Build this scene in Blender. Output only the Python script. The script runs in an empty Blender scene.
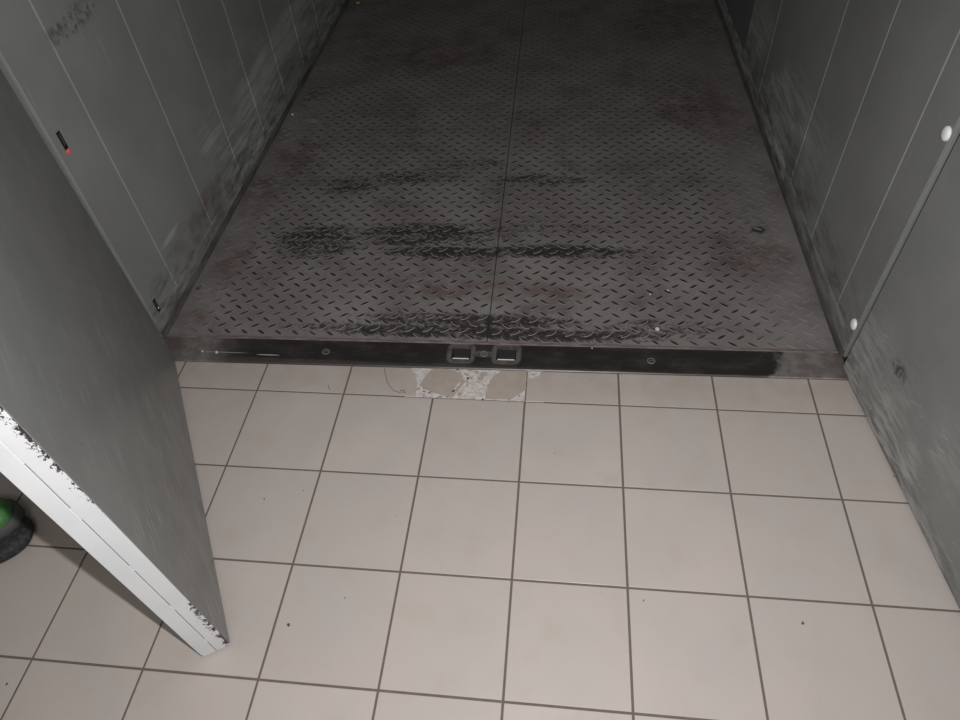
import bpy, bmesh, math, random
from mathutils import Vector, noise
random.seed(7)
SC = bpy.context.scene
COL = SC.collection

# ------------------------------------------------------------------ helpers
def tag(o, label=None, cat=None, group=None, kind=None):
    if label: o['label'] = label
    if cat: o['category'] = cat
    if group: o['group'] = group
    if kind: o['kind'] = kind
    return o

def wloc(o):
    v = Vector((0, 0, 0))
    while o is not None:
        v = v + Vector(o.location); o = o.parent
    return v

def obj(name, bm, mats, parent=None, origin=None, smooth=False):
    """link a bmesh given in place coordinates as one object with its own origin"""
    if origin is None:
        xs = [v.co for v in bm.verts]
        origin = Vector(((min(c.x for c in xs) + max(c.x for c in xs)) / 2,
                         (min(c.y for c in xs) + max(c.y for c in xs)) / 2, min(c.z for c in xs)))
    origin = Vector(origin)
    for v in bm.verts: v.co -= origin
    bmesh.ops.recalc_face_normals(bm, faces=bm.faces)
    me = bpy.data.meshes.new(name); bm.to_mesh(me); bm.free()
    if smooth:
        for p in me.polygons: p.use_smooth = True
    for m in (mats if isinstance(mats, (list, tuple)) else [mats]): me.materials.append(m)
    o = bpy.data.objects.new(name, me); COL.objects.link(o)
    o.location = origin - (wloc(parent) if parent else Vector((0, 0, 0)))
    o.parent = parent
    return o

def empty(name, loc):
    o = bpy.data.objects.new(name, None); COL.objects.link(o); o.location = loc; o.empty_display_size = .05
    return o

def BM(): return bmesh.new()

def prism(bm, pts, z0, z1, bev=0, mi=0, F=None, top_only=True):
    """vertical prism on a plan polygon"""
    F = F or (lambda a, b, c: Vector((a, b, c)))
    lo = [bm.verts.new(F(p[0], p[1], z0)) for p in pts]
    hi = [bm.verts.new(F(p[0], p[1], z1)) for p in pts]
    n = len(pts); fs = []
    top = bm.faces.new(hi); fs.append(top); fs.append(bm.faces.new(lo[::-1]))
    for i in range(n): fs.append(bm.faces.new([lo[i], lo[(i + 1) % n], hi[(i + 1) % n], hi[i]]))
    for f in fs: f.material_index = mi
    if bev:
        es = list(top.edges) if top_only else list({e for f in fs for e in f.edges})
        r = bmesh.ops.bevel(bm, geom=es, offset=bev, segments=2, profile=.5, affect='EDGES', clamp_overlap=True)
        for f in r['faces']: f.material_index = mi
    return fs

def box(bm, x0, x1, y0, y1, z0, z1, bev=0, mi=0, F=None, allb=True):
    return prism(bm, [(x0, y0), (x1, y0), (x1, y1), (x0, y1)], z0, z1, bev, mi, F, top_only=not allb)

TH = .0115
def CAR(u, v, z):   # the lift car stands a touch askew to the tile grid
    return Vector((1.05 + u * math.cos(TH) - v * math.sin(TH), .13 + u * math.sin(TH) + v * math.cos(TH), z))

# ------------------------------------------------------------------ shader helpers
class M:
    def __init__(s, name, rough=.6, metal=0, spec=.5):
        s.m = bpy.data.materials.new(name); s.m.use_nodes = True
        s.n = s.m.node_tree.nodes; s.l = s.m.node_tree.links
        s.b = s.n['Principled BSDF']
        s.b.inputs['Roughness'].default_value = rough; s.b.inputs['Metallic'].default_value = metal
        s.b.inputs['Specular IOR Level'].default_value = spec
        s.geo = None
    def setv(s, sock, v):
        if isinstance(v, bpy.types.NodeSocket): s.l.new(v, sock)
        elif isinstance(v, (tuple, list)) and len(v) == 3 and sock.type == 'RGBA': sock.default_value = (*v, 1)
        else: sock.default_value = v
    def pos(s):
        if s.geo is None: s.geo = s.n.new('ShaderNodeNewGeometry')
        return s.geo.outputs['Position']
    def xyz(s, v=None):
        n = s.n.new('ShaderNodeSeparateXYZ'); s.setv(n.inputs[0], v or s.pos()); return n.outputs
    def math(s, op, a, b=0.0, c=None):
        n = s.n.new('ShaderNodeMath'); n.operation = op
        s.setv(n.inputs[0], a); s.setv(n.inputs[1], b)
        if c is not None: s.setv(n.inputs[2], c)
        return n.outputs[0]
    def vm(s, op, a, b):
        n = s.n.new('ShaderNodeVectorMath'); n.operation = op
        s.setv(n.inputs[0], a); s.setv(n.inputs[1], b)
        return n.outputs['Value' if op == 'DOT_PRODUCT' else 'Vector']
    def noise(s, scale, vec=None, detail=3, rough=.55, stretch=None, off=(0, 0, 0), dist=0):
        v = vec or s.pos()
        if stretch: v = s.vm('MULTIPLY', v, stretch)
        if off != (0, 0, 0): v = s.vm('ADD', v, off)
        n = s.n.new('ShaderNodeTexNoise'); s.l.new(v, n.inputs['Vector'])
        n.inputs['Scale'].default_value = scale; n.inputs['Detail'].default_value = detail
        n.inputs['Roughness'].default_value = rough; n.inputs['Distortion'].default_value = dist
        return n.outputs['Fac']
    def ramp(s, v, lo, hi, a=0.0, b=1.0):
        n = s.n.new('ShaderNodeMapRange'); n.interpolation_type = 'SMOOTHSTEP'
        s.setv(n.inputs['Value'], v); s.setv(n.inputs['From Min'], lo); s.setv(n.inputs['From Max'], hi)
        n.inputs['To Min'].default_value = a; n.inputs['To Max'].default_value = b
        return n.outputs[0]
    def mix(s, f, a, b):
        n = s.n.new('ShaderNodeMix'); n.data_type = 'RGBA'
        s.setv(n.inputs[0], f); s.setv(n.inputs[6], a); s.setv(n.inputs[7], b)
        return n.outputs[2]
    def blob(s, c, r, axes='XY', soft=.9, boxy=False):
        """soft elliptic stain with a place of its own"""
        x = s.xyz()
        i, j = 'XYZ'.index(axes[0]), 'XYZ'.index(axes[1])
        a = s.math('DIVIDE', s.math('SUBTRACT', x[i], c[0]), r[0])
        b = s.math('DIVIDE', s.math('SUBTRACT', x[j], c[1]), r[1])
        a2, b2 = s.math('MULTIPLY', a, a), s.math('MULTIPLY', b, b)
        if boxy: a2, b2 = s.math('MULTIPLY', a2, a2), s.math('MULTIPLY', b2, b2)
        d = s.math('ADD', a2, b2)
        return s.ramp(d, 1 + soft * .4, 1 - soft, 0, 1)
    def bump(s, h, strength=.2, dist=.002):
        n = s.n.new('ShaderNodeBump'); n.inputs['Strength'].default_value = strength
        n.inputs['Distance'].default_value = dist; s.l.new(h, n.inputs['Height'])
        s.l.new(n.outputs[0], s.b.inputs['Normal'])
    def color(s, c): s.setv(s.b.inputs['Base Color'], c); return s
    def rough(s, v): s.setv(s.b.inputs['Roughness'], v)

def smax(m, lst):
    o = lst[0]
    for x in lst[1:]: o = m.math('MAXIMUM', o, x)
    return o

def plain(name, col, rough=.6, metal=0, var=.08, scale=30):
    m = M(name, rough, metal)
    n = m.noise(scale)
    m.color(m.mix(n, tuple(c * (1 - var) for c in col), tuple(min(1, c * (1 + var)) for c in col)))
    return m

# tiles ------------------------------------------------------------
def make_tile(dirty=0):
    m = M('tile_ceramic', .42)
    x = m.xyz()
    fx = m.math('FLOOR', m.math('DIVIDE', x[0], .3)); fy = m.math('FLOOR', m.math('DIVIDE', x[1], .3))
    cmb = m.n.new('ShaderNodeCombineXYZ'); m.l.new(fx, cmb.inputs[0]); m.l.new(fy, cmb.inputs[1])
    wn = m.n.new('ShaderNodeTexWhiteNoise'); wn.noise_dimensions = '2D'; m.l.new(cmb.outputs[0], wn.inputs['Vector'])
    c = m.mix(wn.outputs['Value'], (.475, .422, .390), (.503, .450, .416))
    c = m.mix(m.ramp(m.noise(5, detail=4), .35, .7), c, (.460, .418, .394))
    c = m.mix(m.ramp(m.noise(380, detail=2), .45, .75, 0, .25), c, (.36, .30, .27))
    sm = m.ramp(m.noise(9, off=(4, 2, 0), detail=5), .5, .78, 0, .55)      # faint brown marks
    c = m.mix(sm, c, (.44, .375, .325))
    near = m.ramp(x[1], -.06, .1)
    c = m.mix(m.math('MULTIPLY', near, m.ramp(m.noise(14, detail=5), .3, .7, .25, .8)), c, (.40, .34, .30))
    spk = m.ramp(m.noise(45, off=(9, 9, 0), detail=1), .79, .82)           # small dark specks
    c = m.mix(spk, c, (.10, .07, .05))
    if dirty: c = m.mix(m.ramp(m.noise(30, detail=5), .3, .7, .3, .8), c, (.38, .318, .268))
    m.color(c); m.rough(m.ramp(m.noise(20), .3, .7, .36, .5))
    m.bump(m.noise(500), .05, .001)
    return m
TILE = make_tile(); TILE_D = make_tile(1)
GROUT = plain('grout', (.145, .112, .096), .9, 0, .3, 60)
BISC = plain('tile_biscuit', (.40, .34, .30), .8, 0, .2, 90)
mo = M('mortar_white', .85)
c = mo.mix(mo.ramp(mo.noise(60, detail=5), .4, .62), (.62, .58, .56), (.50, .44, .41))
c = mo.mix(mo.ramp(mo.noise(70, off=(3, 3, 0), detail=4), .60, .66), c, (.13, .09, .08))
mo.color(c); mo.bump(mo.noise(120, detail=5), .7, .004); MORTAR = mo

# grey painted sheet metal -----------------------------------------
SMEARS_L = [((.524, .228), (.085, .014)), ((1.60, .33), (.30, .03)), ((2.2, .33), (.4, .05)), ((1.05, .315), (.13, .022)), ((1.9, .25), (.5, .05))]
def make_wall(side):
    m = M('wall_sheet_' + side, .5, 0, .4)
    x = m.xyz()
    c = m.mix(m.ramp(m.noise(3, detail=5), .35, .7), (.235, .239, .234), (.275, .279, .272))
    c = m.mix(m.ramp(m.noise(220, detail=2), .4, .8, 0, .3), c, (.23, .23, .22))
    # light rubbed streaks running along the walls near the floor
    st = m.noise(1.0, stretch=(40, 5, 55), detail=6, rough=.7)
    hi = .42 if side == 'left' else .38
    band = m.math('MULTIPLY', m.ramp(x[2], hi + .12, hi - .15), m.ramp(x[1], .75 if side == 'left' else .5, 1.3))
    cl = m.ramp(m.noise(2.6, stretch=(1, 1, 1.4), off=(1, 5, 2) if side == 'left' else (4, 1, 2), detail=3), .34, .52)
    k = m.math('MULTIPLY', m.math('MULTIPLY', band, cl), m.ramp(st, .38, .60))
    c = m.mix(m.math('MULTIPLY', k, .95), c, (.43, .445, .435))
    low = m.math('MULTIPLY', m.ramp(x[2], .3, .04), m.ramp(m.noise(1.0, stretch=(30, 7, 30), off=(7, 1, 0), detail=6, rough=.7), .42, .68))
    c = m.mix(m.math('MULTIPLY', low, .8), c, (.06, .057, .053))
    # sparse fine scratches
    sc = m.noise(1.0, vec=m.vm('MULTIPLY', m.pos(), (1, 1, 1)), stretch=(60, 90, 7), off=(2, 0, 3), detail=1)
    c = m.mix(m.math('MULTIPLY', m.ramp(sc, .72, .78), .4), c, (.40, .40, .39))
    if side == 'left':
        mk = smax(m, [m.blob(a, b, 'YZ', .8) for a, b in SMEARS_L])
        mk = m.math('MULTIPLY', mk, m.ramp(m.noise(1.0, stretch=(9, 8, 60), detail=4), .3, .55))
        c = m.mix(m.math('MULTIPLY', mk, .75), c, (.42, .43, .42))
        dk = m.math('MULTIPLY', m.blob((.56, .985), (.17, .035), 'YZ', .9), m.ramp(m.noise(55, detail=5), .45, .62))
        c = m.mix(m.math('MULTIPLY', dk, .7), c, (.06, .055, .075))
        ru = m.math('MULTIPLY', m.blob((.85, .12), (.35, .10), 'YZ', .9), m.ramp(m.noise(16, detail=5), .42, .62))
        c = m.mix(m.math('MULTIPLY', ru, .5), c, (.13, .085, .075))
    m.color(c); m.bump(m.noise(6, detail=2), .12, .01)
    return m
WALL_L = make_wall('left'); WALL_R = make_wall('right')
mk = M('kick_strip_metal', .45, .25)
c = mk.mix(mk.ramp(mk.noise(1, stretch=(30, 6, 60), detail=5), .35, .65), (.09, .085, .082), (.18, .17, .165))
mk.color(c); KICK = mk
DARKP = plain('dark_grey_sheet', (.165, .168, .168), .6, 0, .25, 14)  # darker grey for the far right panel, back wall and car ceiling
EDGEL = plain('frame_strip_paint', (.24, .245, .24), .4, 0, .12, 40)

# left door frame of reference: H hinge, E free end, n through the thickness
HL = Vector((-.0445, .130)); EL = Vector((.5075, -.8279)); 
dL = (EL - HL).normalized(); nL = Vector((dL.y, -dL.x))     # points away from the opening
if nL.x > 0: nL = -nL
LEN_L = (EL - HL).length
def DL(a, b, z): p = HL + dL * a + nL * (b + .0145 * z); return Vector((p.x, p.y, z))   # an old leaf, a little out of plumb
HR = Vector((2.210, .183)); ER = HR + Vector((.1115, -.9938)) * 1.11
dR = (ER - HR).normalized(); nR = Vector((-dR.y, dR.x))
if nR.x < 0: nR = -nR
def DR(a, b, z): p = HR + dR * a + nR * b; return Vector((p.x, p.y, z))
TK = .0705

def make_door(side):
    m = M('door_paint_' + side, .33, 0, .5)
    x = m.xyz()
    c = m.mix(m.ramp(m.noise(4, detail=5), .35, .7), (.205, .210, .206), (.237, .240, .235))
    c = m.mix(m.ramp(m.noise(260, detail=2), .4, .8, 0, .25), c, (.27, .27, .26))
    # kicked, rubbed lower part: streaks that run along the door with a slight tilt
    if side == 'left':
        al = m.vm('DOT_PRODUCT', m.vm('SUBTRACT', m.pos(), (HL.x, HL.y, 0)), (dL.x, dL.y, 0))
        def slant(phi):
            cf, sf = math.cos(phi), math.sin(phi)
            cb = m.n.new('ShaderNodeCombineXYZ')
            m.l.new(m.math('ADD', m.math('MULTIPLY', al, sf), m.math('MULTIPLY', x[2], cf)), cb.inputs[0])
            m.l.new(m.math('SUBTRACT', m.math('MULTIPLY', al, cf), m.math('MULTIPLY', x[2], sf)), cb.inputs[1])
            return cb.outputs[0]
        sv, sv2 = slant(.65), slant(.45)
        st = m.noise(1.0, vec=sv, stretch=(75, 7, 1), detail=4, rough=.6)
        k = m.math('MULTIPLY', m.ramp(x[2], .95, .15, .25, 1), m.ramp(st, .57, .68))
        c = m.mix(m.math('MULTIPLY', k, .7), c, (.45, .455, .45))
        lo = m.ramp(x[2], .24, .0)
        st2 = m.noise(1.0, vec=sv2, stretch=(90, 8, 1), off=(3, 3, 3), detail=6, rough=.7)
        c = m.mix(m.math('MULTIPLY', m.math('MULTIPLY', lo, m.ramp(st2, .42, .62)), .75), c, (.33, .32, .31))
        dk = m.noise(1.0, vec=sv2, stretch=(80, 7, 1), off=(8, 1, 6), detail=4)
        c = m.mix(m.math('MULTIPLY', m.math('MULTIPLY', m.ramp(x[2], .3, .0), m.ramp(dk, .55, .7)), .55), c, (.085, .075, .07))
        bk = m.noise(1.0, vec=slant(1.2), stretch=(90, 14, 1), off=(5, 5, 1), detail=2)
        c = m.mix(m.math('MULTIPLY', m.ramp(bk, .74, .77), .7), c, (.045, .04, .045))
    else:
        st = m.noise(1.0, stretch=(9, 9, 60), detail=6, rough=.7)
        cl = m.ramp(m.noise(3.4, off=(2, 6, 2), detail=4), .38, .6)
        k = m.math('MULTIPLY', m.math('MULTIPLY', m.ramp(x[2], .40, .08), cl), m.ramp(st, .38, .60))
        c = m.mix(m.math('MULTIPLY', k, .9), c, (.42, .42, .41))
        s3 = m.vm('MULTIPLY', m.pos(), (1, 1, 1))
        y2 = m.math('ADD', x[2], m.math('MULTIPLY', x[1], .55))
        y3 = m.math('SUBTRACT', x[1], m.math('MULTIPLY', x[2], .55))
        cb = m.n.new('ShaderNodeCombineXYZ'); m.l.new(y2, cb.inputs[0]); m.l.new(y3, cb.inputs[1])
        ds = m.noise(1.0, vec=cb.outputs[0], stretch=(70, 9, 1), detail=3)
        c = m.mix(m.math('MULTIPLY', m.math('MULTIPLY', m.ramp(ds, .62, .72), m.ramp(x[2], .5, .15)), .6), c, (.42, .42, .41))
        dk = m.math('MULTIPLY', m.ramp(x[2], .12, .0), m.ramp(st, .58, .40))
        c = m.mix(m.math('MULTIPLY', dk, .6), c, (.09, .085, .08))
        sp = m.math('MULTIPLY', m.blob((-.035, .245), (.045, .028), 'YZ', .9), m.ramp(m.noise(60, detail=4), .4, .6))
        c = m.mix(m.math('MULTIPLY', sp, .8), c, (.05, .045, .045))
    m.color(c); m.rough(m.ramp(m.noise(9, detail=4), .3, .7, .30, .42)); m.bump(m.noise(3, detail=2), .10, .01)
    return m
DOOR_L = make_door('left'); DOOR_R = make_door('right')

me_ = M('door_edge_white_paint', .4)
rel = me_.vm('SUBTRACT', me_.pos(), (EL.x, EL.y, 0))
dd = me_.vm('DOT_PRODUCT', rel, (nL.x, nL.y, 0))
x = me_.xyz()
dd = me_.math('SUBTRACT', dd, me_.math('MULTIPLY', x[2], .0145))
c = me_.mix(me_.ramp(me_.noise(7, detail=4), .35, .7), (.74, .75, .765), (.68, .70, .715))
def band(z0, z1, f=.04):
    return me_.math('MULTIPLY', me_.ramp(x[2], z0 - f, z0 + f), me_.ramp(x[2], z1 + f, z1 - f))
nz = me_.noise(1, stretch=(190, 190, 120), detail=4, rough=.6)
bands = smax(me_, [band(-.1, .28, .04), band(.80, 1.10, .05), me_.math('MULTIPLY', band(.70, .80, .03), .7)])
reach = me_.math('MULTIPLY', bands, .017)
e1 = me_.math('ADD', dd, me_.math('MULTIPLY', me_.math('SUBTRACT', nz, .5), -.05))
chip = me_.math('MULTIPLY', me_.ramp(me_.math('SUBTRACT', e1, me_.math('SUBTRACT', reach, .0085)), .001, -.001), me_.ramp(me_.noise(1, stretch=(60, 60, 45), off=(2, 2, 2), detail=4, rough=.7), .46, .50))
e2 = me_.math('ADD', me_.math('SUBTRACT', TK, dd), me_.math('MULTIPLY', me_.math('SUBTRACT', nz, .5), -.04))
chip2 = me_.math('MULTIPLY', me_.ramp(e2, .001, -.001), band(-.1, .06, .03))
c = me_.mix(me_.math('MAXIMUM', chip, chip2), c, (.045, .035, .045))
me_.color(c); EDGEW = me_
DARK = plain('dark_gap', (.03, .028, .028), .8)

# diamond plate ------------------------------------------------------
DIRT = [(.30, .80, .26, .15, .85), (.35, 1.20, .17, .10, .8), (.64, 1.27, .28, .09, .75), (.75, .85, .40, .10, .9), (.85, .74, .35, .05, 1), (1.28, .76, .42, .055, 1),
        (1.15, .90, .5, .06, .6), (.92, 1.38, .35, .06, .6), (1.20, 1.25, .30, .06, .75), (1.72, 2.83, .08, .06, .7), (-.05, 2.05, .08, .12, .6),
        (1.03, .300, .85, .045, 1), (1.0, .36, .55, .05, .9), (2.07, .91, .04, .04, .8), (1.2, 2.43, .35, .12, .45), (.1, 2.35, .25, .15, .4),
        (.9, 1.8, .6, .2, .4), (-.10, .495, .018, .02, 1), (1.65, .35, .3, .05, .7), (.6, .55, .5, .05, .3), (1.0, 1.05, .5, .05, .4), (1.55, 1.75, .3, .25, .35)]
RUST = [(.04, 1.45, .14, .2), (-.05, 1.08, .09, .2), (-.03, .67, .1, .16), (1.16, 1.68, .08, .08), (2.04, .75, .16, .16),
        (1.05, .52, .5, .06), (1.95, 1.9, .25, .3), (.6, 2.5, .4, .3), (-.06, .33, .08, .06), (1.9, 3, .3, .3)]
def plate_mat(kind):
    m = M('plate_' + kind, .5, .0, .5)
    x = m.xyz()
    base = m.mix(m.ramp(m.noise(4, detail=5), .35, .7), (.190, .173, .168), (.245, .230, .224))
    base = m.mix(m.ramp(m.noise(160, detail=3), .4, .8, 0, .4), base, (.29, .27, .26))
    rust = m.math('MULTIPLY', smax(m, [m.blob(r[:2], r[2:], 'XY', .95) for r in RUST]), m.ramp(m.noise(11, detail=5), .35, .62))
    rust = m.math('MAXIMUM', rust, m.ramp(m.noise(7, off=(5, 5, 0), detail=5), .60, .78, 0, .6))
    base = m.mix(m.math('MULTIPLY', rust, .65), base, (.135, .085, .075))
    # rubbed traffic zone: everything but a margin beside the walls
    tr = m.math('MULTIPLY', m.ramp(m.math('ADD', x[0], m.math('MULTIPLY', m.noise(7), .12)), -.02, .14),
                m.ramp(m.math('ADD', x[0], m.math('MULTIPLY', m.noise(6), .25)), 2.26, 2.02))
    dn = m.math('ADD', m.math('MULTIPLY', m.noise(9, detail=6, rough=.7, stretch=(1, 2.6, 1)), .55), m.math('MULTIPLY', m.noise(48, detail=3, stretch=(1, 1.6, 1)), .45))
    dirt = smax(m, [m.math('MULTIPLY', m.blob(r[:2], r[2:4], 'XY', .98), r[4]) for r in DIRT])
    dirt = m.ramp(m.math('ADD', dirt, m.math('MULTIPLY', m.math('SUBTRACT', dn, .5), 3.2)), .38, 1.05)
    gen = m.ramp(m.noise(3.4, off=(2, 8, 0), detail=7, rough=.75), .46, .72, 0, .55)
    dirt = m.math('MAXIMUM', dirt, gen)
    if kind == 'base':
        c = m.mix(m.math('MULTIPLY', dirt, .9), base, (.018, .015, .014)); m.rough(.48)
    elif kind == 'rim':
        c = m.mix(m.math('MULTIPLY', tr, .5), base, (.17, .16, .155)); m.rough(.6)
        c = m.mix(m.math('MULTIPLY', dirt, .9), c, (.27, .252, .244))
    else:
        c = m.mix(m.math('MULTIPLY', tr, m.ramp(m.noise(9, off=(1, 1, 0)), .3, .6, .7, 1)), base, (.028, .024, .022)); m.rough(.35)
    m.color(c)
    return m
P_BASE, P_RIM, P_TOP = plate_mat('base'), plate_mat('rim'), plate_mat('lug')

# sill ---------------------------------------------------------------
ms = M('sill_steel', .38, .35)
x = ms.xyz()
n1 = ms.math('MULTIPLY', ms.math('SUBTRACT', ms.noise(12, detail=5), .5), .25)
mid = ms.math('MULTIPLY', ms.ramp(ms.math('ADD', x[0], n1), .02, .20), ms.ramp(ms.math('ADD', x[0], n1), 2.03, 1.99))
cen = smax(ms, [ms.blob((.970, .198), (.050, .050), 'XY', .4, True), ms.blob((1.126, .200), (.052, .050), 'XY', .4, True), ms.blob((1.048, .198), (.04, .016), 'XY', .8)])
lite = ms.mix(ms.ramp(ms.noise(25, detail=5), .35, .7), (.20, .175, .165), (.30, .28, .27))
lite = ms.mix(ms.ramp(ms.math('ABSOLUTE', ms.math('SUBTRACT', x[0], 1.08)), 1.08, 1.16, 0, .6), lite, (.13, .085, .075))
drk = ms.mix(ms.ramp(ms.noise(1, stretch=(9, 24, 1), detail=6, rough=.7), .42, .8), (.038, .034, .033), (.085, .075, .073))
fr = ms.ramp(ms.math('ADD', x[1], ms.math('MULTIPLY', ms.noise(1, stretch=(14, 60, 1), detail=4), .03)), .165, .150)
drk = ms.mix(ms.math('MULTIPLY', fr, .5), drk, (.13, .115, .11))
c = ms.mix(mid, lite, drk)
c = ms.mix(ms.math('MULTIPLY', cen, ms.ramp(ms.noise(40, detail=4), .3, .55, .35, .85)), c, (.19, .175, .168))
scr = smax(ms, [ms.blob((.29, .158), (.045, .003), 'XY', .5), ms.blob((.13, .163), (.09, .0016), 'XY', .5)])
c = ms.mix(scr, c, (.5, .48, .46))
ms.color(c); ms.bump(ms.noise(90, detail=4), .15, .002); SILL = ms
ml = M('sill_lip_steel', .42, .2)
c = ml.mix(ml.ramp(ml.noise(1, stretch=(20, 90, 1), detail=4), .35, .7), (.17, .13, .125), (.27, .235, .225))
ml.color(c); LIP = ml
SHINY = plain('bright_steel', (.93, .93, .91), .3, 0, .03)
STEEL = plain('worn_steel', (.30, .28, .27), .4, .5, .15, 80)
BLACK = plain('black_plastic', (.012, .012, .013), .4)
RUBBER = M('black_rubber', .75); RUBBER.color(RUBBER.mix(RUBBER.ramp(RUBBER.noise(90, detail=4), .4, .8), (.018, .02, .022), (.06, .062, .066)))
GREEN = M('green_enamel', .5); GREEN.color(GREEN.mix(GREEN.ramp(GREEN.noise(25, detail=5), .35, .7), (.07, .26, .06), (.05, .15, .05)))
RIMG = plain('dark_grey_trim', (.07, .078, .075), .7, 0, .2, 30)
REDT = plain('red_trim', (.14, .02, .018), .5)
PLAST = plain('white_plastic', (.93, .93, .95), .22, 0, .02)
WPAINT = plain('white_wall_paint', (.72, .71, .68), .8, 0, .03, 5)
CEILP = plain('ceiling_paint', (.78, .78, .76), .85, 0, .02, 5)
LENS = plain('sensor_lens', (.06, .07, .07), .2, 0, .1)
LED = M('red_indicator', .4); LED.color((.5, .03, .04)); LED.b.inputs['Emission Color'].default_value = (1, .06, .10, 1); LED.b.inputs['Emission Strength'].default_value = .35

for k, v in list(globals().items()):
    if isinstance(v, M): globals()[k] = v.m

# ================================================================== landing floor
sy = lambda xx: .13 + (xx - 1.05) * TH          # front edge of the sill
G = .0029
def wedge(x): return x
bm = BM()
# grout bed
prism(bm, [(-1.8, -3.9), (4.2, -3.9), (4.2, sy(4.2)), (-1.8, sy(-1.8))], -.06, -.0022, 0, 1)
tiles = [(i, j) for i in range(-6, 14) for j in range(0, 13)]
for i, j in tiles:
    x0, x1 = .3 * i + G, .3 * i + .3 - G
    y0, y1 = -.3 * j - .3 + G, -.3 * j - G
    dz = random.uniform(-.0004, .0004)
    box(bm, x0, x1, y0, y1, -.0035, 0 + dz, .0011, 0, allb=False)
HOLE = [(.8095, .128), (.8456, -.001), (1.199, -.001), (1.1995, .14)]
for i in range(-6, 14):      # cut row against the sill
    x0, x1 = .3 * i + G, .3 * i + .3 - G
    ya, yb = sy(x0) - .0025, sy(x1) - .0025
    pts = [(x0, G), (x1, G), (x1, yb), (x0, ya)]
    if i == 3: continue
    if i == 2: pts = [(x0, G), (.8432, G), (.838, .03), (.8395, .052), (.829, .082), (.822, .094), (.8085, sy(.81) - .0025), (x0, ya)]
    if i == 4: pts = [(x0, G), (x1, G), (x1, yb), (1.255, sy(1.255) - .0025), (1.2425, .112), (1.222, .098), (1.2045, .093)]
    prism(bm, pts, -.0035, random.uniform(-.0004, .0004), .0011, 0)
def hair(pts, w):      # hairline crack with dirt in it
    for p, q in zip(pts[:-1], pts[1:]):
        p, q = Vector(p), Vector(q); n = Vector((-(q - p).y, (q - p).x)).normalized() * w
        prism(bm, [tuple(p + n), tuple(q + n * .8), tuple(q - n), tuple(p - n)], 0, .0006, 0, 1)
hair([(.716, .118), (.718, .105), (.727, .084), (.735, .06), (.748, .042), (.7665, .0208), (.7785, .020), (.7848, .0133), (.795, .018), (.8077, .0150)], .0010)
hair([(.786, .022), (.796, .028), (.803, .020)], .0013)
hair([(.538, .034), (.546, .020), (.551, .011)], .0010)
floor = obj('floor', bm, [TILE, GROUT], origin=(1.2, -1.8, -.06))
tag(floor, 'beige ceramic tiled landing floor with brown grout in front of the lift', 'floor', kind='structure')
# exposed mortar bed
bm = BM()
NX, NY = 70, 24
x0, x1, y0 = .806, 1.262, .0005
grid = {}
for a in range(NX + 1):
    for b in range(NY + 1):
        xx = x0 + (x1 - x0) * a / NX; yy = y0 + (sy(xx) - .001 - y0) * b / NY
        h = noise.fractal(Vector((xx * 40, yy * 40, 0)), 1, 2, 4) * .0009
        grid[a, b] = bm.verts.new((xx, yy, -.0018 + max(-.0004, min(.0012, h))))
for a in range(NX):
    for b in range(NY):
        cx = (grid[a, b].co.x + grid[a + 1, b].co.x) / 2; cy = grid[a, b].co.y
        bm.faces.new([grid[a, b], grid[a + 1, b], grid[a + 1, b + 1], grid[a, b + 1]])
prism(bm, [(1.1990, .001), (1.2025, .001), (1.2035, .127), (1.2000, .127)], -.0010, .0002, 0, 1)
mortar = obj('mortar_bed', bm, [MORTAR, GROUT], floor)
mortar['label'] = 'bare white mortar bed where tiles have broken away'

def shard(pts, label, h=.0012, base=-.0012, mats=None, name='broken_tile'):
    bm = BM(); 
    q = []
    for k, p in enumerate(pts):
        a = Vector(p); b = Vector(pts[(k + 1) % len(pts)])
        q.append(tuple(a))
        L = (b - a).length; n = max(1, int(L / .012))
        nn = Vector((-(b - a).y, (b - a).x)).normalized() if L else Vector((0, 0))
        for s in range(1, n): 
            w = a.lerp(b, s / n) + nn * random.uniform(-.0009, .0009); q.append((w.x, w.y))
    fs = prism(bm, q, base, h, 0, 0)
    for f in fs[2:]: f.material_index = 1
    o = obj(name, bm, mats or [TILE_D, BISC])
    tag(o, label, 'broken tile', 'broken tile pieces in front of the sill')
    return o
shard([(.848, .050), (.872, .112), (.890, .1235), (.957, .1225), (.9880, .0964), (.9507, .0065), (.9087, .0190), (.8685, .0360)],
      'large five-sided broken tile piece in front of the left bolt socket')
shard([(1.1140, .1270), (1.1985, .1285), (1.1975, .0470), (1.1787, .0295), (1.156, .0070), (1.0712, .0035), (1.0748, .0599), (1.088, .0971)],
      'large squarish broken tile piece in front of the right bolt socket')
shard([(.9560, .006), (.9925, .0866), (.9975, .0722), (.9650, .006)], 'thin brown sliver of broken tile lying in the white mortar', h=.0006)
bm = BM()
for (cx, cy, r) in [(1.0, .105, .009), (1.055, .108, .019), (1.047, .09, .012), (.962, .022, .010), (.986, .02, .012), (.925, .018, .004)]:
    pts = [(cx + r * math.cos(t * .7) * random.uniform(.6, 1), cy + .8 * r * math.sin(t * .7) * random.uniform(.6, 1)) for t in range(9)]
    prism(bm, pts, -.0016, .0002 + random.uniform(0, .0008), 0, 0)
tag(obj('mortar_crumbs', bm, BISC, floor), kind='stuff')

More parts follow.
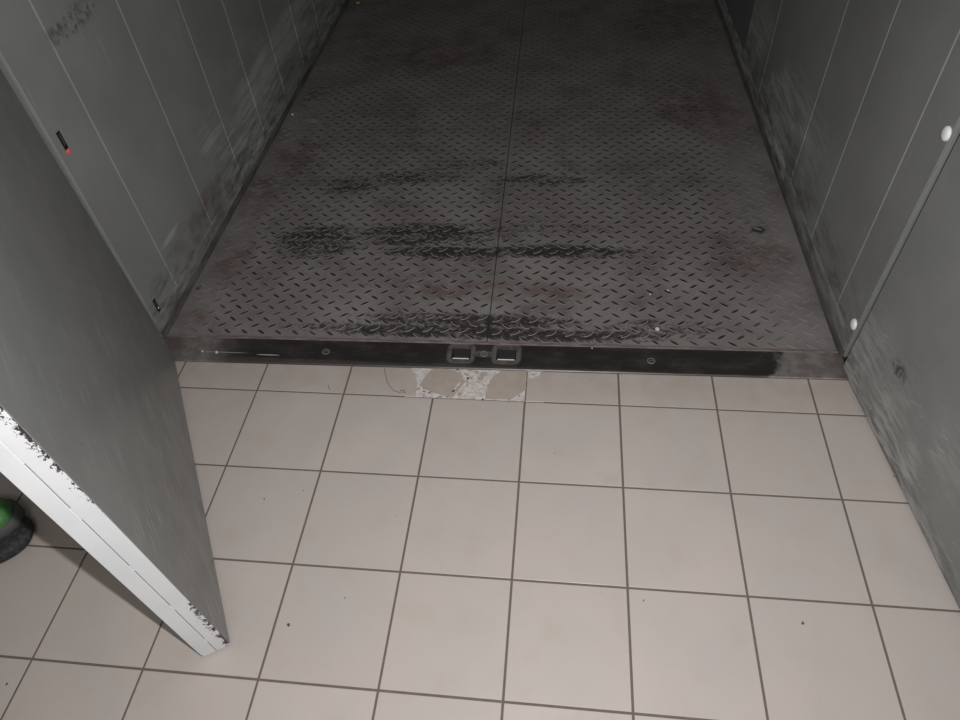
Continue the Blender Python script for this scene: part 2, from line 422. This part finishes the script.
# ================================================================== sill
sill = empty('door_sill', CAR(0, .055, 0))
tag(sill, 'long dark worn steel threshold sill between beige tiles and chequered plate', 'threshold')
U0, U1, V0, V1 = -1.178, 1.178, 0, .112
def cu(xw, yw):   # place coords -> car coords
    dx, dy = xw - 1.05, yw - .13
    return (dx * math.cos(TH) + dy * math.sin(TH), -dx * math.sin(TH) + dy * math.cos(TH))
S = [(cu(.937, .172), cu(1.003, .226)), (cu(1.092, .173), cu(1.159, .227))]
hv0, hv1 = .042, .104
bm = BM(); ZS = .003
def sbox(u0, u1, v0, v1): 
    prism(bm, [(u0, v0), (u1, v0), (u1, v1), (u0, v1)], -.004, ZS, 0, 0, CAR)
a0, a1 = S[0][0][0], S[0][1][0]; b0, b1 = S[1][0][0], S[1][1][0]
us = [U0, a0, a1, b0, b1, U1]; vs = [V0 + .003, hv0, hv1, V1]
gv = {}
def gvt(u, v, z):
    k = (round(u, 5), round(v, 5), z)
    if k not in gv: gv[k] = bm.verts.new(CAR(u, v, z))
    return gv[k]
for i in range(5):
    for j in range(3):
        q = [(us[i], vs[j]), (us[i + 1], vs[j]), (us[i + 1], vs[j + 1]), (us[i], vs[j + 1])]
        if j == 1 and i in (1, 3):
            for k in range(4):
                bm.faces.new([gvt(*q[k], ZS), gvt(*q[(k + 1) % 4], ZS), gvt(*q[(k + 1) % 4], -.012), gvt(*q[k], -.012)])
        else:
            bm.faces.new([gvt(*p, ZS) for p in q])
# sloping front nose
for i in range(5):
    bm.faces.new([gvt(us[i], vs[0], ZS), gvt(us[i + 1], vs[0], ZS), gvt(us[i + 1], 0, .0), gvt(us[i], 0, .0)])
    bm.faces.new([gvt(us[i], 0, 0), gvt(us[i + 1], 0, 0), gvt(us[i + 1], 0, -.012), gvt(us[i], 0, -.012)])
obj('sill_plate', bm, SILL, sill)
bm = BM()
box(bm, U0, U1, V1, .1245, -.01, .0065, .002, 0, CAR)
lip = obj('sill_lip', bm, LIP, sill); lip['label'] = 'lighter raised lip along the back of the sill'
for (u0, u1) in ((a0, a1), (b0, b1)):
    bm = BM()
    # cup with an open top
    z0, t = -.055, .003
    for (p, q_, r, s_) in ((u0, u1, hv0 - t, hv0), (u0, u1, hv1, hv1 + t), (u0 - t, u0, hv0 - t, hv1 + t), (u1, u1 + t, hv0 - t, hv1 + t)):
        box(bm, p, q_, r, s_, z0, -.0125, 0, 0, CAR)
    box(bm, u0, u1, hv0, hv1, z0, z0 + t, 0, 0, CAR)
    sk = obj('bolt_socket', bm, DARK, sill)
    bm = BM(); box(bm, u0 + .005, u1 - .005, hv0 + .0005, hv0 + .008, -.020, -.0005, .0015, 0, CAR)
    obj('socket_tongue', bm, SHINY, sk)
for (sx, sy_) in ((.4937, .1825), (1.049, .198), (1.6098, .1925)):
    r = .0135
    bm = BM(); N = 28
    # countersunk ring and a slotted head
    def ring(rr, z): return [bm.verts.new((sx + rr * math.cos(2 * math.pi * k / N), sy_ + rr * math.sin(2 * math.pi * k / N), z)) for k in range(N)]
    R1, R2, R3, R4 = ring(r, ZS + .0002), ring(r * .86, ZS + .0011), ring(r * .74, ZS + .0004), ring(r * .66, ZS + .0010)
    for A, B_, mi in ((R1, R2, 0), (R2, R3, 0), (R3, R4, 1)):
        for k in range(N):
            f = bm.faces.new([A[k], A[(k + 1) % N], B_[(k + 1) % N], B_[k]]); f.material_index = mi
    f = bm.faces.new(R4); f.material_index = 1
    o = obj('screw', bm, [STEEL, SILL], sill)
    bm = BM(); an = random.uniform(.3, .9); cs, sn = math.cos(an), math.sin(an)
    hw, hl = .0014, r * .62
    prism(bm, [(sx + cs * a - sn * b, sy_ + sn * a + cs * b) for a, b in ((-hl, -hw), (hl, -hw), (hl, hw), (-hl, hw))], ZS + .0008, ZS + .0013)
    obj('screw_slot', bm, STEEL, o)

# ================================================================== chequered plates
bm = BM(); box(bm, -1.25, 1.25, .126, 4.1, -.12, -.0045, 0, 0, CAR)
bf = obj('floor', bm, DARK); bf.name = 'floor.001'
tag(bf, 'dark steel platform of the lift car under the chequered plates', 'floor', kind='structure')
PT = .064
def plate(u0, u1, ph, label):
    bm = BM(); v0, v1 = .1265, 4.0
    box(bm, u0, u1, v0, v1, -.004, .002, .0012, 0, CAR, allb=False)
    N = 10
    def lug(cu_, cv, ang):
        ln, wd, h = .0215, .0072, .0011
        ca, sa = math.cos(ang), math.sin(ang)
        lo, hi = [], []
        for k in range(N):
            t = 2 * math.pi * k / N
            cc, ss = math.cos(t), math.sin(t)
            px = ln * cc; py = wd * ss * (1 - .35 * cc * cc)
            lo.append(bm.verts.new(CAR(cu_ + px * ca - py * sa, cv + px * sa + py * ca, .0021)))
            px *= .84; py *= .66
            hi.append(bm.verts.new(CAR(cu_ + px * ca - py * sa, cv + px * sa + py * ca, .0021 + h)))
        for k in range(N):
            f = bm.faces.new([lo[k], lo[(k + 1) % N], hi[(k + 1) % N], hi[k]]); f.material_index = 1
        f = bm.faces.new(hi); f.material_index = 2
    n_u = int((u1 - u0) / PT) + 2; n_v = int((v1 - v0) / PT) + 2
    for a in range(-1, n_u + 1):
        for b in range(-1, n_v + 1):
            for s, off, ang in ((0, 0, -math.radians(36)), (1, .5, math.radians(36))):
                cu_ = ph[0] + (a + off) * PT; cv = ph[1] + (b + off) * PT
                if u0 + .018 < cu_ < u1 - .018 and v0 + .012 < cv < v1 - .02: lug(cu_, cv, ang)
    o = obj('floor_plate', bm, [P_BASE, P_RIM, P_TOP])
    tag(o, label, 'metal floor plate', 'chequered plates of the lift floor')
def phase(xw, yw, u0, v0=.13):
    u, v = cu(xw, yw)
    return (u - PT * math.floor((u - u0) / PT), v - PT * math.floor((v - v0) / PT))
plate(-1.17, .0035, phase(.7383, .4657, -1.17), 'left chequered steel plate with dark greasy patches and rust by the left wall')
plate(.0065, 1.17, phase(1.8203, .3437, .0065), 'right chequered steel plate, cleaner towards the right wall, right of the centre seam')

# ================================================================== car walls
HZ = 2.25
def car_wall(side, seams, mat):
    sg = -1 if side == 'left' else 1
    bm = BM(); box(bm, min(sg * 1.205, sg * 1.235), max(sg * 1.205, sg * 1.235), .13, 4.05, -.02, HZ, 0, 0, CAR)
    w = obj('wall_' + side, bm, DARK)
    tag(w, f'grey sheet metal {side} wall of the lift car with vertical seams', 'wall', kind='structure')
    for a, b in zip(seams[:-1], seams[1:]):
        bm = BM()
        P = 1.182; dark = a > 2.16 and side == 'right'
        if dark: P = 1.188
        # plan outline with a folded near edge
        e = .0062
        pts = [(sg * 1.205, a + .0006), (sg * (P + e), a + .0006), (sg * P, a + .0006 + e * 1.1), (sg * P, b - .0008), (sg * (P + .003), b - .0002), (sg * 1.205, b - .0002)]
        prism(bm, pts, .055, HZ, 0, 0, CAR)
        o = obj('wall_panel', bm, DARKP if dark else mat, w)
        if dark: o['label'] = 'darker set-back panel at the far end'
    # kick strip with a rounded top
    bm = BM()
    prof = [(1.204, .0022), (1.169, .0022), (1.168, .012), (1.170, .022), (1.174, .027), (1.1765, .028), (1.204, .028)]
    A = [bm.verts.new(CAR(sg * p, .1127 if sg < 0 else .1008, z)) for p, z in prof]; B_ = [bm.verts.new(CAR(sg * p, 4.0, z)) for p, z in prof]
    for k in range(len(prof)):
        bm.faces.new([A[k], A[(k + 1) % len(prof)], B_[(k + 1) % len(prof)], B_[k]])
    bm.faces.new(A); bm.faces.new(B_[::-1])
    s = obj('kick_strip', bm, KICK, w)
    bm = BM()
    prof = [(1.204, .0285), (1.1765, .0285), (1.1785, .060), (1.1800, .070), (1.1818, .074), (1.204, .074)]
    A = [bm.verts.new(CAR(sg * p, .1127 if sg < 0 else .1008, z)) for p, z in prof]; B_ = [bm.verts.new(CAR(sg * p, 4.0, z)) for p, z in prof]
    for k in range(len(prof)):
        bm.faces.new([A[k], A[(k + 1) % len(prof)], B_[(k + 1) % len(prof)], B_[k]])
    bm.faces.new(A); bm.faces.new(B_[::-1])
    obj('wall_base_panel', bm, mat, w)
    return w
wl = car_wall('left', [.1125, .309, .689, 1.061, 1.416, 1.790, 2.155, 2.525, 2.89, 3.26, 4.0], WALL_L)
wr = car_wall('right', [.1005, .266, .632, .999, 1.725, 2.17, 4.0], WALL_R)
# narrow folded frame strips where the car meets the doors
for sg, nm in ((-1, 'trim_1'), (1, 'trim_2')):
    bm = BM()
    a = .1082 if sg < 0 else .0945
    wd = .0042 if sg < 0 else .006
    pts = [(sg * 1.215, a), (sg * 1.183, a), (sg * 1.1805, a + wd * .4), (sg * 1.1805, a + wd * .8), (sg * 1.182, a + wd), (sg * 1.215, a + wd)]
    prism(bm, pts, .004, HZ, 0, 0, CAR)
    tag(obj(nm, bm, EDGEL), 'pale folded steel strip at the edge of the lift wall, ' + ('left' if sg < 0 else 'right'), 'trim', kind='structure')
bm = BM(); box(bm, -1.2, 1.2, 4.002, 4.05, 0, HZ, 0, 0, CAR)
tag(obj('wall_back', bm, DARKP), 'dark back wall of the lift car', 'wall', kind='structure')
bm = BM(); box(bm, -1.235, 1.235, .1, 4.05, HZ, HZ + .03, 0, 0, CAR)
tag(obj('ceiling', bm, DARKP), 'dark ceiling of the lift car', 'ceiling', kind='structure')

# ================================================================== landing shell
def wallbox(name, label, x0, x1, y0, y1, z0, z1, mat=None):
    bm = BM(); box(bm, x0, x1, y0, y1, z0, z1)
    tag(obj(name, bm, mat or WPAINT), label, 'wall', kind='structure')
wallbox('wall_front', 'white landing wall left of the lift', -1.8, -.21, .105, .20, -.02, 2.7)
wallbox('wall_front.001', 'white landing wall right of the lift', 2.36, 4.2, .16, .25, -.02, 2.7)
wallbox('wall_front.002', 'white landing wall above the lift doors', -.21, 2.36, .12, .2, 2.2, 2.7)
wallbox('wall_west', 'white landing wall on the far left', -1.85, -1.8, -3.9, .2, -.06, 2.7)
wallbox('wall_east', 'white landing wall on the far right', 4.2, 4.25, -3.9, .25, -.06, 2.7)
wallbox('wall_south', 'white landing wall behind the viewer', -1.85, 4.25, -3.95, -3.9, -.06, 2.7)
bm = BM(); box(bm, -1.85, 4.25, -3.95, .25, 2.7, 2.75)
o = obj('ceiling', bm, CEILP); o.name = 'ceiling.001'; tag(o, 'white landing ceiling', 'ceiling', kind='structure')

# ================================================================== doors
def leaf(name, F, L, mat, label, z0=.012, z1=2.12):
    bm = BM()
    es = .0035
    box(bm, 0, L - es, 0, TK, z0, z1, .0016, 0, F)
    d = obj(name, bm, mat)
    tag(d, label, 'door', kind='structure')
    # white painted free edge of two folded sheets with a fine joint between them
    bm = BM()
    m1 = TK * .50
    box(bm, L - es, L, .0004, m1 - .0008, z0, z1, .0012, 0, F)
    box(bm, L - es, L + .0006, m1 + .0008, TK - .0004, z0, z1, .0012, 0, F)
    for zz, h in [(.698, .018), (.48, .010), (.28, .010), (.080, .007), (1.08, .22), (1.7, .2)]:
        box(bm, L - es, L - .0002, m1 - .0012, m1 + .0012, zz - h, zz + h, 0, 0, F)
    e = obj('door_edge', bm, EDGEW, d); e['label'] = 'white painted chipped free edge of the door'
    return d
d1 = leaf('door_1', DL, LEN_L, DOOR_L, 'grey metal lift door leaf on the left, swung open, white chipped edge')
d2 = leaf('door_2', DR, 1.11, DOOR_R, 'grey metal lift door leaf on the right, swung wide open')

# ================================================================== photocells
def reflector(y, z, label):
    u, v = cu(2.233, y)
    bm = BM(); N = 32; prev = None
    for k, (r, h) in enumerate([(.0185, 0), (.0185, .004), (.017, .0062), (.012, .0085), (.006, .0098)]):
        cur = [bm.verts.new(CAR(1.1818 - h, v + r * math.cos(2 * math.pi * i / N), z + r * math.sin(2 * math.pi * i / N))) for i in range(N)]
        if prev:
            for i in range(N): bm.faces.new([prev[i], prev[(i + 1) % N], cur[(i + 1) % N], cur[i]])
        prev = cur
    bm.faces.new(prev)
    tag(obj('reflector', bm, PLAST, smooth=True), label, 'reflector', 'round reflectors on the right lift wall')
reflector(.266, .128, 'lower round white reflector on the right wall, just above the sill')
reflector(.268, .788, 'upper round white reflector on the right wall, near the photo edge')

def sensor(y, z, label, lit):
    u, v = cu(-.125, y)
    root = empty('photocell', CAR(-1.182, v, z - .036))
    tag(root, label, 'sensor', 'photocells on the left lift wall')
    bm = BM(); box(bm, -1.1825, -1.1800, v - .0085, v + .0085, z - .029, z + .025, .001, 0, CAR)
    obj('housing', bm, BLACK, root)
    bm = BM(); box(bm, -1.180, -1.1788, v - .004, v + .003, z - .016, z + .020, .0005, 0, CAR)
    obj('lens', bm, LENS, root)
    bm = BM()
    if lit:
        bmesh.ops.create_uvsphere(bm, u_segments=16, v_segments=10, radius=.0070)
        c_ = CAR(-1.180, v, z - .035)
    else:
        bmesh.ops.create_uvsphere(bm, u_segments=12, v_segments=8, radius=.0035)
        c_ = CAR(-1.179, v, z - .014)
    for vv in bm.verts: vv.co = Vector((vv.co.x * .5, vv.co.y, vv.co.z)) + c_
    o = obj('indicator', bm, LED if lit else SHINY, root, smooth=True)
    if lit: o['label'] = 'small red indicator light'
sensor(.273, .768, 'small black photocell with red light, high on the left wall by the door', True)
sensor(.280, .113, 'small black photocell low on the left wall, just above the plate', False)

# ================================================================== green machine behind the left door
gm = empty('cleaning_machine', (-.36, -.55, 0))
tag(gm, 'green machine with rounded black rubber bumper on the tiles, behind the left door', 'cleaning machine')
def superell(bm, cx, cy, z, a, b, n, rot, N=48, e=2.0):
    out = []
    for k in range(N):
        t = 2 * math.pi * k / N
        c_, s_ = math.cos(t), math.sin(t)
        px = a * math.copysign(abs(c_) ** (2 / e), c_); py = b * math.copysign(abs(s_) ** (2 / e), s_)
        out.append(bm.verts.new((cx + px * math.cos(rot) - py * math.sin(rot), cy + px * math.sin(rot) + py * math.cos(rot), z)))
    return out
def loft(bm, rings, mi=0):
    for A, B_ in zip(rings[:-1], rings[1:]):
        for k in range(len(A)): bm.faces.new([A[k], A[(k + 1) % len(A)], B_[(k + 1) % len(A)], B_[k]])
    bm.faces.new(rings[0][::-1]); bm.faces.new(rings[-1])
RT = math.radians(20)
bm = BM()
loft(bm, [superell(bm, -.325, -.622, z, .160 * s, .085 * s, 0, RT, e=2.3) for z, s in ((.003, .88), (.010, .96), (.022, 1), (.034, 1), (.042, .95), (.047, .85))])
obj('rubber_bumper', bm, RUBBER, gm, smooth=True)
bm = BM()
loft(bm, [superell(bm, -.352, -.585, z, .150 * s, .075 * s, 0, RT, e=2.4) for z, s in ((.030, .95), (.038, 1.0), (.066, 1.0), (.074, .93))])
obj('trim_band', bm, RIMG, gm, smooth=True)
bm = BM()
loft(bm, [superell(bm, -.350, -.585, z, .150 * s, .075 * s, 0, RT, e=2.4) for z, s in ((.068, .88), (.078, .91), (.092, .89), (.104, .79), (.110, .6))])
obj('body', bm, GREEN, gm, smooth=True)
bm = BM()
loft(bm, [superell(bm, -.352, -.588, z, .150 * s, .078 * s, 0, RT, e=2.4) for z, s in ((.069, .89), (.072, .915), (.076, .89))])
obj('red_stripe', bm, REDT, gm, smooth=True)
bm = BM()
loft(bm, [superell(bm, -.47, -.545, z, .06 * s, .055 * s, 0, RT, e=3) for z, s in ((.10, .95), (.12, 1.0), (.40, 1), (.46, .9), (.48, .6))])
obj('upright_housing', bm, GREEN, gm, smooth=True)

# ================================================================== litter on the plates
def crumb(x, y, r, mat, label, cat='litter', z=.0021, h=None, sx=1, rot=0, name='crumb', grp='bits of litter on the lift floor'):
    bm = BM(); h = h or r * .7
    pts = []
    n = 7
    for k in range(n):
        t = 2 * math.pi * k / n; rr = r * random.uniform(.75, 1.1)
        a, b = rr * math.cos(t) * sx, rr * math.sin(t)
        pts.append((x + a * math.cos(rot) - b * math.sin(rot), y + a * math.sin(rot) + b * math.cos(rot)))
    prism(bm, pts, z, z + h, h * .3, 0)
    tag(obj(name, bm, mat), label, cat, grp)
PAPER = plain('pale_scrap', (.30, .24, .22), .8).m; WCH = plain('white_chip', (.7, .7, .68), .6).m; YG = plain('yellow_green_bit', (.35, .45, .06), .5).m
crumb(.018, 1.765, .022, PAPER, 'flat pinkish paper scrap on the plate near the left wall', h=.0006, z=.0042, sx=1.9, rot=-.25, name='paper_scrap')
crumb(-.112, 1.834, .007, WCH, 'white chip on the plate edge beside the paper scrap')
crumb(-.088, 3.29, .012, YG, 'yellow-green bit on the plate in the far left corner')
crumb(1.640, .341, .008, WCH, 'pale crumb on the chequered plate near the sill, right of centre')
crumb(1.627, .52, .0035, WCH, 'tiny white crumb on the plate, left one of the pair right of centre', z=.0021)
crumb(1.693, .544, .0035, WCH, 'tiny white crumb on the plate, right one of the pair right of centre', z=.0021)
crumb(1.416, .240, .0028, WCH, 'tiny white crumb on the sill right of the sockets', z=.0036)
crumb(.10, .160, .0055, WCH, 'white crumb on the sill near its left end', z=.0033)
crumb(.045, .163, .0035, WCH, 'smaller white crumb on the sill nearest the left door', z=.0033)

# ================================================================== light
CAM = Vector((1.2956, -1.3751, 1.7297))
cam = bpy.data.cameras.new('camera'); co = bpy.data.objects.new('camera', cam); COL.objects.link(co)
cam.sensor_fit = 'HORIZONTAL'; cam.sensor_width = 36; cam.lens = 684.94 * 36 / 960; cam.clip_start = .02
from mathutils import Matrix
Rm = Matrix.Rotation(.1652, 3, 'Z') @ Matrix.Rotation(.7365, 3, 'X') @ Matrix.Rotation(-.0873, 3, 'Z')
co.matrix_world = Matrix.Translation(CAM) @ Rm.to_4x4()
SC.camera = co

fl = bpy.data.lights.new('camera_flash', 'AREA'); fl.shape = 'RECTANGLE'; fl.size = .035; fl.size_y = .02
fl.energy = 32; fl.color = (1.0, .99, .985)
fo = bpy.data.objects.new('camera_flash', fl); COL.objects.link(fo)
fo.matrix_world = Matrix.Translation(CAM + Rm @ Vector((.10, .05, 0))) @ Rm.to_4x4()
cl = bpy.data.lights.new('landing_ceiling_light', 'AREA'); cl.shape = 'RECTANGLE'; cl.size = 1.4; cl.size_y = .5
cl.energy = 16; cl.color = (1.0, .99, .975)
clo = bpy.data.objects.new('landing_ceiling_light', cl); COL.objects.link(clo); clo.location = (1.2, -2.2, 2.66)
w = bpy.data.worlds.new('World'); SC.world = w; w.use_nodes = True
w.node_tree.nodes['Background'].inputs[0].default_value = (.05, .05, .05, 1)
w.node_tree.nodes['Background'].inputs[1].default_value = .3

SC.view_settings.view_transform = 'Standard'; SC.view_settings.look = 'None'
SC.view_settings.gamma = 1; SC.view_settings.exposure = 0
SC.view_settings.use_curve_mapping = False
